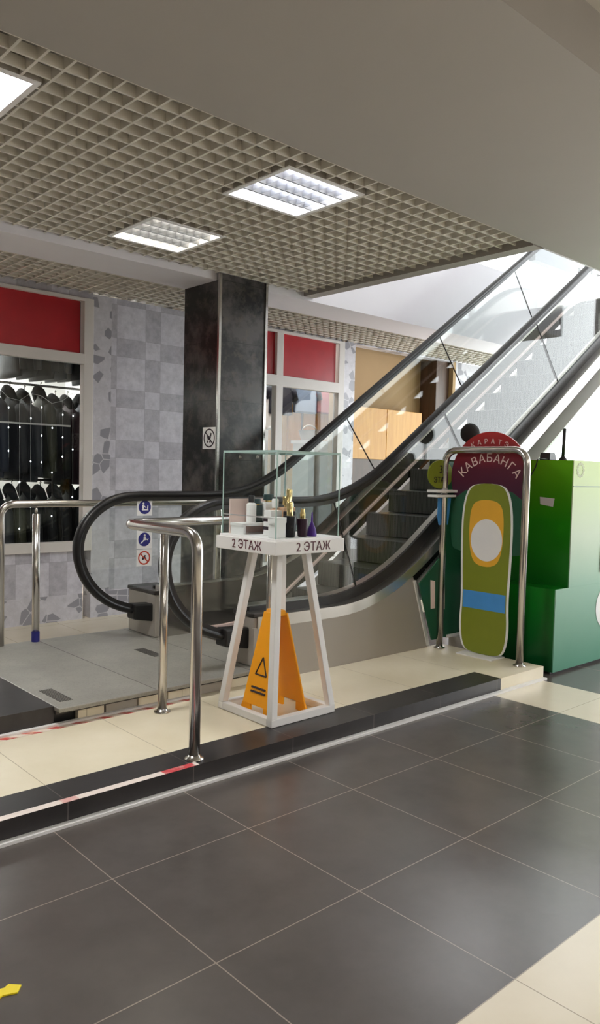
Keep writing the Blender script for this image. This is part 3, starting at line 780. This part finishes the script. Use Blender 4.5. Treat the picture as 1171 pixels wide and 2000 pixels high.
# second sign board by the escalator flank
pl = sbox('plinth', M['clad'], 4.98, 6.0, 3.42, 3.68, 0, .15)
s2 = thing('floor_sign', (5.2, 3.64, .15), 'dark green sign board with an olive disc for the third floor, against the escalator flank', 'sign')
b = B(); extrude(b, XZ([(4.555, .60), (4.80, .79), (4.79, 1.12), (4.80, 1.285), (4.87, 1.52), (5.9, 1.52), (5.9, .17), (4.725, .155)], 3.645), (0, .012, 0)); obj('board', b, M['pine'], s2)
b = B(); extrude(b, [(4.75 + .15*math.cos(q*2*PI/40), 3.632, 1.42 + .108*math.sin(q*2*PI/40)) for q in range(40)], (0, .01, 0)); obj('disc', b, M['olive'], s2)
b = B(); text(b, '3', .085, (4.75, 3.630, 1.455), *NY); text(b, 'ЭТАЖ', .06, (4.755, 3.630, 1.375), *NY); obj('lettering', b, M['ink'], s2)
b = B(); box(b, 4.605, 5.0, 3.55, 3.645, 1.285, 1.305); box(b, 4.615, 4.99, 3.56, 3.645, 1.25, 1.268); obj('ledge', b, M['paper'], s2, bevel=.003)
b = B(); extrude(b, XZ([(4.74, 1.24), (4.74, 1.10), (4.76, 1.035), (4.87, 1.035), (4.9, 1.24)], 3.640), (0, .006, 0)); obj('blue_panel', b, M['sky'], s2)
b = B()
for q in ((4.68, .62, .40), (4.80, .62, .38)):
    extrude(b, XZ([(q[0], q[1]), (q[0] + .05, q[1] - .01), (q[0] + .06, q[2]), (q[0] + .015, q[2])], 3.638), (0, .006, 0))
obj('pale_marks', b, M['cream'], s2)
b = B(); box(b, 4.90, 5.9, 3.636, 3.645, .152, .175); obj('base_strip', b, M['paper'], s2)
bl_ = thing('ball_on_stick', (5.06, 3.6, 0), 'round black ball peeking out above the red disc sign', 'ball')
b = B(); bmesh.ops.create_uvsphere(b, u_segments=24, v_segments=14, radius=.074, matrix=Matrix.Translation((5.06, 3.60, 1.745)) @ Matrix.Diagonal((1, 1, 1.05, 1))); obj('ball', b, M['fur'], bl_, smooth=True)
b = B(); tube(b, [(5.06, 3.6, .151), (5.06, 3.6, 1.70)], .01, 10); obj('stick', b, M['black'], bl_, smooth=True)

# ------------------------------------------------------------------ green kiosk counter
kk = thing('kiosk_counter', (6.2, 3.1, 0), 'green stepped kiosk counter with daylight glare coloured into its front, behind the hoop rail', 'counter')
def shell(name, x0, y0, y1, z0, z1):
    b = B(); box(b, x0, x0 + .02, y0, y1, z0, z1); e = obj(name + '_end', b, M['kiosk_end'], kk, label='bright green end panel')
    b = B(); box(b, x0 + .001, 8.0, y0 - .008, y0, z0, z1); obj(name + '_front', b, M['kiosk_front_glare'], kk, label='green front panel with daylight glare put into its colour')
    b = B(); box(b, x0 + .02, 8.0, y0, y1, z0, z1); obj(name + '_carcass', b, M['kiosk_end'], kk)
    return e
shell('lower', 5.06, 2.83, 3.38, .02, .617); e = shell('upper', 5.245, 2.832, 3.62, .617, 1.545)
b = B(); box(b, 5.09, 8, 2.86, 3.36, 0, .02); obj('toe_kick', b, M['black'], kk)
b = B(); box(b, 5.25, 8, 2.8215, 2.824, 1.352, 1.358); obj('panel_seam', b, M['pine'], kk)
b = B()
for q in range(12):
    th_ = q*PI/6; c_ = (5.345 + .028*math.cos(th_)*1.6, 1.475 + .045*math.sin(th_))
    extrude(b, [(c_[0] + .014*math.cos(v*2*PI/10), 2.8225, c_[1] + .011*math.sin(v*2*PI/10)) for v in range(10)], (0, .0015, 0))
obj('flower_emblem', b, M['olive'], kk)
b = B(); ring(b, lambda u, v: (5.87 + u*1.15, 2.8195, .425 + v), .10, .18, 48, (0, .0015, 0)); obj('white_ring', b, M['paper'], kk, label='large white ring emblem')
b = B(); box(b, 5.70, 6.1, 2.8195, 2.8215, .70, .90); obj('white_label', b, M['paper'], kk)
b = B(); q = [(3.08, 1.215), (3.085, 1.27), (2.965, 1.262), (2.975, 1.20)]; extrude(b, YZ(q, 5.2425), (.002, 0, 0)); obj('sticker', b, M['paper'], kk, label='small crooked blank white sticker')
dv = thing('terminal', (5.42, 3.13, 1.546), 'small black device on the green counter top with a hanging cable', 'device')
b = B(); hexa(b, [(5.36, 3.085, 1.5462), (5.47, 3.085, 1.5462), (5.47, 3.175, 1.5462), (5.36, 3.175, 1.5462)], [(5.37, 3.09, 1.605), (5.46, 3.095, 1.605), (5.46, 3.165, 1.605), (5.37, 3.17, 1.605)]); obj('housing', b, M['black'], dv, bevel=.006)
b = B(); tube(b, smooth([(5.36, 3.10, 1.552), (5.232, 3.11, 1.556), (5.232, 3.13, 1.48), (5.232, 3.17, 1.42), (5.232, 3.25, 1.37), (5.232, 3.27, 1.34), (5.232, 3.26, 1.33)][0:1] + [(5.232, 3.11, 1.556)] + [(5.232, 3.13, 1.48), (5.232, 3.17, 1.42), (5.232, 3.25, 1.37)]) if False else [(5.36, 3.10, 1.553), (5.30, 3.105, 1.556), (5.236, 3.11, 1.55), (5.234, 3.125, 1.49), (5.234, 3.16, 1.43), (5.234, 3.22, 1.385), (5.234, 3.26, 1.36), (5.234, 3.275, 1.335)], .004, 8); obj('cable', b, M['black'], dv, smooth=True)
an = thing('antenna', (5.40, 2.998, 1.546), 'black rod antenna standing up on the green counter top', 'antenna')
b = B(); lathe(b, [(.032, 0), (.03, .01), (.014, .03)], (5.40, 2.998, 1.5462), 16); obj('base', b, M['black'], an, smooth='auto')
b = B(); tube(b, [(5.40, 2.998, 1.57), (5.40, 2.995, 1.69), (5.40, 2.993, 1.785)], .0125, 12); obj('rod', b, M['gasket'], an, smooth=True)

# ------------------------------------------------------------------ ceiling lights
def ceiling_light(x, y, lampm, label, louvred=True, z=ZC, s=.6):
    t = thing('ceiling_light', (x + s/2, y + s/2, z), label, 'ceiling light', 'square ceiling lights')
    b = B(); w = .028
    box(b, x, x + s, y, y + w, z - .004, z + .03); box(b, x, x + s, y + s - w, y + s, z - .004, z + .03); box(b, x, x + w, y + w, y + s - w, z - .004, z + .03); box(b, x + s - w, x + s, y + w, y + s - w, z - .004, z + .03)
    obj('frame', b, M['paper'], t)
    b = B(); box(b, x, x + s, y, y + s, z + .0905, z + .10); box(b, x - .003, x, y, y + s, z + .002, z + .10); box(b, x + s, x + s + .003, y, y + s, z + .002, z + .10); box(b, x, x + s, y - .003, y, z + .002, z + .10); box(b, x, x + s, y + s, y + s + .003, z + .002, z + .10); obj('housing', b, M['clad'], t)
    b = B(); box(b, x + w, x + s - w, y + w, y + s - w, z + (.07 if louvred else .008), z + .09); obj('diffuser', b, lampm, t)
    if louvred:
        b = B()
        for q in range(1, 8): xx = x + w + (s - 2*w)*q/8; hexa(b, [(xx-.001, y+w, z), (xx+.001, y+w, z), (xx+.001, y+s-w, z), (xx-.001, y+s-w, z)], [(xx-.006, y+w, z+.045), (xx+.006, y+w, z+.045), (xx+.006, y+s-w, z+.045), (xx-.006, y+s-w, z+.045)])
        for q in range(1, 4): yy = y + w + (s - 2*w)*q/4; hexa(b, [(x+w, yy-.006, z), (x+s-w, yy-.006, z), (x+s-w, yy+.006, z), (x+w, yy+.006, z)], [(x+w, yy-.03, z+.05), (x+s-w, yy-.03, z+.05), (x+s-w, yy+.03, z+.05), (x+w, yy+.03, z+.05)])
        obj('louvre', b, M['louvre'], t)
    return t
ceiling_light(*LIGHTS[0][:2], M['lamphot'], 'glaring plain white ceiling light, cut by the picture edge', False)
ceiling_light(*LIGHTS[1][:2], M['lampcool'], 'cool white louvred ceiling light in the grille, the larger of two beside the soffit')
ceiling_light(*LIGHTS[2][:2], M['lampwarm'], 'dim yellowish louvred ceiling light next to the beam above the black column')
for x_, y_ in ((-1.5, -1.8), (1.5, -1.8), (4.5, -1.8), (-1.5, -4.4), (1.5, -4.4), (4.5, -4.4)):  # unseen lamps, added to light the floor and platform
    ceiling_light(x_, y_, M['fillhall'], 'unseen ceiling light added to light the hall behind the viewer', False, 3.225, .6)
def shop_fill_lamp(x0, x1, y0, y1, z, label, cat='ceiling light', lm=None):  # unseen lamp, added to brighten a shop interior
    t = thing('shop_fill_light', ((x0+x1)/2, (y0+y1)/2, z), label, cat); part('housing', M['paper'], t, x0, x1, y0, y1, z + .012, z + .05); part('diffuser', lm or M['fillshop'], t, x0 + .01, x1 - .01, y0 + .01, y1 - .01, z, z + .012)
shop_fill_lamp(1.2, 3.4, 8.3, 8.7, 3.1, 'long strip light added to brighten the clothes shop')
shop_fill_lamp(6.0, 7.6, 7.2, 7.5, 3.1, 'strip light added to brighten the gift shop', lm=M['fillgift'])

# ------------------------------------------------------------------ clothes shop
def jacket(mats, label, group):
    t = thing('jacket', (0, 0, 0), label, 'jacket', group)
    rows = [(.30, 0, .05), (.30, .05, .075), (.29, .3, .08), (.27, .55, .085), (.25, .68, .08), (.19, .74, .07), (.08, .78, .05), (.06, .84, .045)]
    b = B(); n = 16; rr = []
    for w, z, d in rows: rr.append([b.verts.new((d*.74*math.sin(2*PI*k_/n)*(1 + .1*math.cos(5*2*PI*k_/n + z*9)), w*.85*math.cos(2*PI*k_/n), z)) for k_ in range(n)])
    for a_, c_ in zip(rr, rr[1:]):
        for k_ in range(n): b.faces.new((a_[k_], a_[(k_+1)%n], c_[(k_+1)%n], c_[k_]))
    b.faces.new(rr[0][::-1]); b.faces.new(rr[-1]); obj('torso', b, mats, t, smooth=True)
    for s in (-1, 1):
        b = B(); tube(b, [(0, s*.19, .70), (0, s*.235, .64), (.0, s*.265, .45), (.01, s*.27, .22), (.015, s*.265, .06)], [.045, .055, .048, .042, .036], 10); obj('sleeve', b, mats, t, smooth=True)
    b = B(); tube(b, [(0, .10, .76), (-.03, .06, .84), (-.035, 0, .865), (-.03, -.06, .84), (0, -.10, .76)], [.03, .045, .05, .045, .03], 10); obj('hood', b, M['fur'], t, smooth=True)
    b = B(); tube(b, [(0, 0, .80), (0, 0, .90), (0, .015, .93), (0, .0, .945), (0, -.015, .93)], .004, 6); obj('hanger_hook', b, M['steel'], t)
    return t
protos = []
tone = ['black', 'charcoal', 'dark olive', 'dark navy', 'dark plum']
JG = lambda row: 'puffy jackets on the %s rail behind the glass' % row
first = {}
def hang(i, x, y, z, row):
    lab = '%s puffy jacket hanging on the %s rail in the clothes shop window' % (tone[i], row)
    rz = random.uniform(-.07, .07)
    if i not in first:
        first[i] = jacket(M['jk'][i], lab, JG(row)); first[i].location = (x, y, z); first[i].rotation_euler = (0, 0, rz); return
    dup(first[i], (x, y, z), rz, lab, JG(row))
order = [1, 0, 2, 0, 3, 0, 1, 2, 0, 4, 3, 0, 1, 3, 0, 0, 1]
for i in range(13): hang(order[i % 17], 2.25 + i*.152, 7.5 + random.uniform(-.03, .03), 1.27 + random.uniform(-.05, .04), 'middle')
for i in range(13): hang(order[(i*3 + 4) % 17], 2.25 + i*.152, 7.45 + random.uniform(-.03, .03), .33 + random.uniform(-.03, .03), 'lower')
for i in range(6): hang((0, 1, 0, 3, 0, 1)[i], 2.98 + i*.15, 7.4, 2.28 + random.uniform(-.03, .03), 'top')
for i in range(2): hang((1, 0)[i], 2.46 + i*.15, 7.4, 2.28, 'top')
rk = thing('clothes_rack', (3.1, 7.5, 0), 'three-tier steel clothes rack behind the shop window glass', 'clothes rack')
for z_, y_ in ((1.28, 7.45), (2.215, 7.5), (3.21, 7.4)):
    b = B(); tube(b, [(2.2, y_, z_ - .005), (4.2, y_, z_ - .005)], .012, 10); obj('rail', b, M['steel'], rk, smooth=True)
for x_ in (2.2, 4.2):
    b = B(); box(b, x_ - .02, x_ + .02, 7.58, 7.62, 0, 3.2); obj('upright', b, M['steel'], rk)
bar = thing('shelf_bar', (2.6, 6.9, 1.8), 'thin pale bar across the clothes shop window', 'bar')
part('rod', M['frame'], bar, .36, 3.33, 6.86, 6.875, 1.785, 1.80)
lt = thing('string_lights', (2.0, 6.75, 2.3), 'icicle string lights with tiny bulbs inside the clothes shop window', 'string lights')
b = B(); pts = [(.5 + i*.1, 6.76, 2.1 - .12*abs(math.sin(i*.9))) for i in range(29)]; tube(b, pts, .0015, 5)
drops = []
for i in range(0, 29):
    x_, y_, z_ = pts[i]; L = random.uniform(.5, 1.25); tube(b, [(x_, y_, z_), (x_ + .01, y_, z_ - L)], .0008, 4)
    for q in range(3): drops.append((x_ + .005, y_, z_ - L*(q + .6 + random.uniform(-.2, .2))/3))
obj('wire', b, M['paper'], lt)
b = B(); lathe(b, [(.002, -.006), (.005, 0), (.003, .008)], (2.0, 6.75, 2.3), 8); pb = obj('bulb', b, M['bulb'], lt)
pb.location = Vector(drops[0]) - Vector((2.0, 6.75, 2.3))
for d in drops[1:]:
    c_ = pb.copy(); COL.objects.link(c_); c_.parent = lt; c_.location = Vector(d) - Vector((2.0, 6.75, 2.3))

# ------------------------------------------------------------------ gift shop and niche
cb = thing('display_cabinet', (7.5, 8.2, 0), 'pale wooden display cabinet inside the second shop window', 'cabinet')
part('carcass', M['palewood'], cb, 6.95, 8.0, 7.92, 8.3, 0, 2.33); part('door', M['palewood'], cb, 6.97, 7.46, 7.90, 7.92, .1, 2.30, bevel=.004); part('door', M['palewood'], cb, 7.48, 7.98, 7.90, 7.92, .1, 2.30, bevel=.004)
part('shelf', M['darkwood'], cb, 7.2, 7.23, 7.89, 7.90, 1.7, 2.28)
wc = thing('white_counter', (6.9, 7.3, 0), 'tall white shop display unit low inside the second window', 'display unit')
part('body', M['white'], wc, 6.70, 7.28, 7.2, 7.5, 0, 1.78); part('top', M['paper'], wc, 6.68, 7.3, 7.18, 7.52, 1.78, 1.82)
bk = thing('basket', (6.8, 7.35, 1.82), 'grey basket standing on the white shop display unit', 'basket')
b = B(); lathe(b, [(.11, 0), (.14, .12), (.15, .13), (.13, .125)], (6.85, 7.35, 1.8205), 18); obj('bowl', b, M['clad'], bk, smooth=True)
b = B(); tube(b, [(6.85 + .13*math.cos(q*PI/8), 7.35, 1.93 + .09*math.sin(q*PI/8)) for q in range(9)], .008, 8); obj('handle', b, M['clad'], bk, smooth=True)
def shirt(x, y, z, m, label):
    t = thing('shirt', (x, y, z), label, 'shirt')
    b = B(); extrude(b, XZ([(x-.2, z), (x+.2, z), (x+.2, z+.42), (x+.06, z+.5), (x-.06, z+.5), (x-.2, z+.42)], y - .03), (0, .06, 0)); obj('torso', b, m, t, bevel=.02)
    for s in (-1, 1):
        b = B(); tube(b, [(x + s*.17, y, z + .40), (x + s*.26, y, z + .2)], [.06, .05], 10); obj('sleeve', b, m, t, smooth=True)
    b = B(); tube(b, [(x, y, z+.48), (x, y, 2.81)], .004, 6); obj('hanger_hook', b, M['steel'], t)
shirt(7.08, 7.7, 2.2, M['denim'], 'blue-grey shirt hanging behind the second shop window'); shirt(7.5, 7.72, 2.22, M['rose'], 'dull rose shirt hanging behind the second shop window'); shirt(6.62, 7.68, 2.15, M['navy'], 'navy shirt hanging near the window mullion'); shirt(6.3, 7.7, 1.95, M['paper'], 'white shirt hanging beside the navy one in the second shop')
cr = thing('clothes_rail', (6.1, 7.7, 2.8), 'steel rail hung with shirts in the second shop', 'rail'); b = B(); tube(b, [(5.2, 7.7, 2.815), (8.2, 7.7, 2.815)], .012, 10); obj('rod', b, M['steel'], cr)
wp = thing('wood_cabinet', (7.6, 7.0, 0), 'yellow wooden cabinet with a dark base in the beige niche', 'cabinet')
part('panel', M['wood'], wp, 6.95, 7.62, 6.72, 6.99, 1.6, 2.25, bevel=.004); part('panel', M['wood'], wp, 7.626, 8.33, 6.72, 6.99, 1.6, 2.25, bevel=.004); part('base', M['darkwood'], wp, 6.95, 8.33, 6.74, 6.99, 0, 1.6)

# ------------------------------------------------------------------ sign on the column
sg = thing('prohibition_sign', (3.898, 5.43, 1.6), 'white no-pushchairs sign with a black ring on the black column', 'sign')
part('plate', M['paper'], sg, 3.894, 3.8995, 5.335, 5.525, 1.592, 1.776)
b = B(); pt = lambda u, v: (3.8925, 5.43 - u, 1.684 + v); ring(b, pt, .068, .08, off=(.001, 0, 0)); extrude(b, [pt(*q) for q in ((-.058, .046), (-.05, .054), (.058, -.046), (.05, -.054))], (.001, 0, 0)); obj('ring', b, M['ink'], sg)
b = B(); extrude(b, [pt(*q) for q in ((-.035, .012), (.03, .012), (.035, .04), (.02, .045), (.015, .02), (-.035, .02))], (.0008, 0, 0)); extrude(b, [pt(*q) for q in ((-.03, .01), (.028, .01), (.012, -.016), (-.018, -.016))], (.0008, 0, 0))
for u in (-.018, .014): extrude(b, [pt(u + .011*math.cos(q*PI/6), -.03 + .011*math.sin(q*PI/6)) for q in range(12)], (.0008, 0, 0))
obj('pictogram', b, M['ink'], sg)

# ------------------------------------------------------------------ tapes on the floor
o = obj('floor_tape', (lambda b: (box(b, .9, 2.6, 3.655, 3.692, .0882, .0892), b)[1])(B()), M['tape'], origin=(1.7, 3.67, .088)); tag(o, 'red and white hazard tape on the cream platform along the landing step', 'tape')
o = obj('kerb_tape', (lambda b: (box(b, .6, 2.0, 2.818, 2.856, .0882, .0892), b)[1])(B()), M['kerbtape'], origin=(1.3, 2.84, .088)); tag(o, 'worn white tape with red patches on the black kerb edge', 'tape')
b = B(); extrude(b, [(.70, 1.99, .0005), (.74, 2.03, .0005), (.80, 2.012, .0005), (.815, 2.02, .0005), (.84, 1.995, .0005), (.82, 1.972, .0005), (.785, 1.985, .0005), (.74, 1.965, .0005)], (0, 0, .004)); o = obj('tape_scrap', b, M['yellow'], origin=(.78, 2.0, 0)); tag(o, 'torn bright yellow tape scrap on the dark floor', 'tape')

# ------------------------------------------------------------------ upper floor glimpses
sbox('upper_bulkhead', M['navy'], 9.5, 10.5, 5.8, 5.9, 4.36, 6.6)
o = obj('red_box', (lambda b: (box(b, 7.66, 7.92, 5.6, 5.8, 3.86, 4.10), b)[1])(B()), M['brown'], origin=(7.8, 5.7, 3.86)); tag(o, 'small red-brown box on the upper floor parapet', 'box')
for k_, (x_, h_) in enumerate(((10.05, .40), (10.4, .46))):
    t = thing('railing_post', (x_, 5.45, 3.86), 'short dark post on the upper parapet, %s' % ('the nearer to the escalator rail' if k_ == 0 else 'next to the end glazing'), 'post')
    b = B(); lathe(b, [(.03, 0), (.03, .01), (.018, .02), (.018, h_)], (x_, 5.45, 3.8605), 14); obj('shaft', b, M['gasket'], t, smooth='auto')
    b = B(); bmesh.ops.create_uvsphere(b, u_segments=12, v_segments=8, radius=.024, matrix=Matrix.Translation((x_, 5.45, 3.86 + h_ + .02))); obj('finial', b, M['gasket'], t, smooth=True)
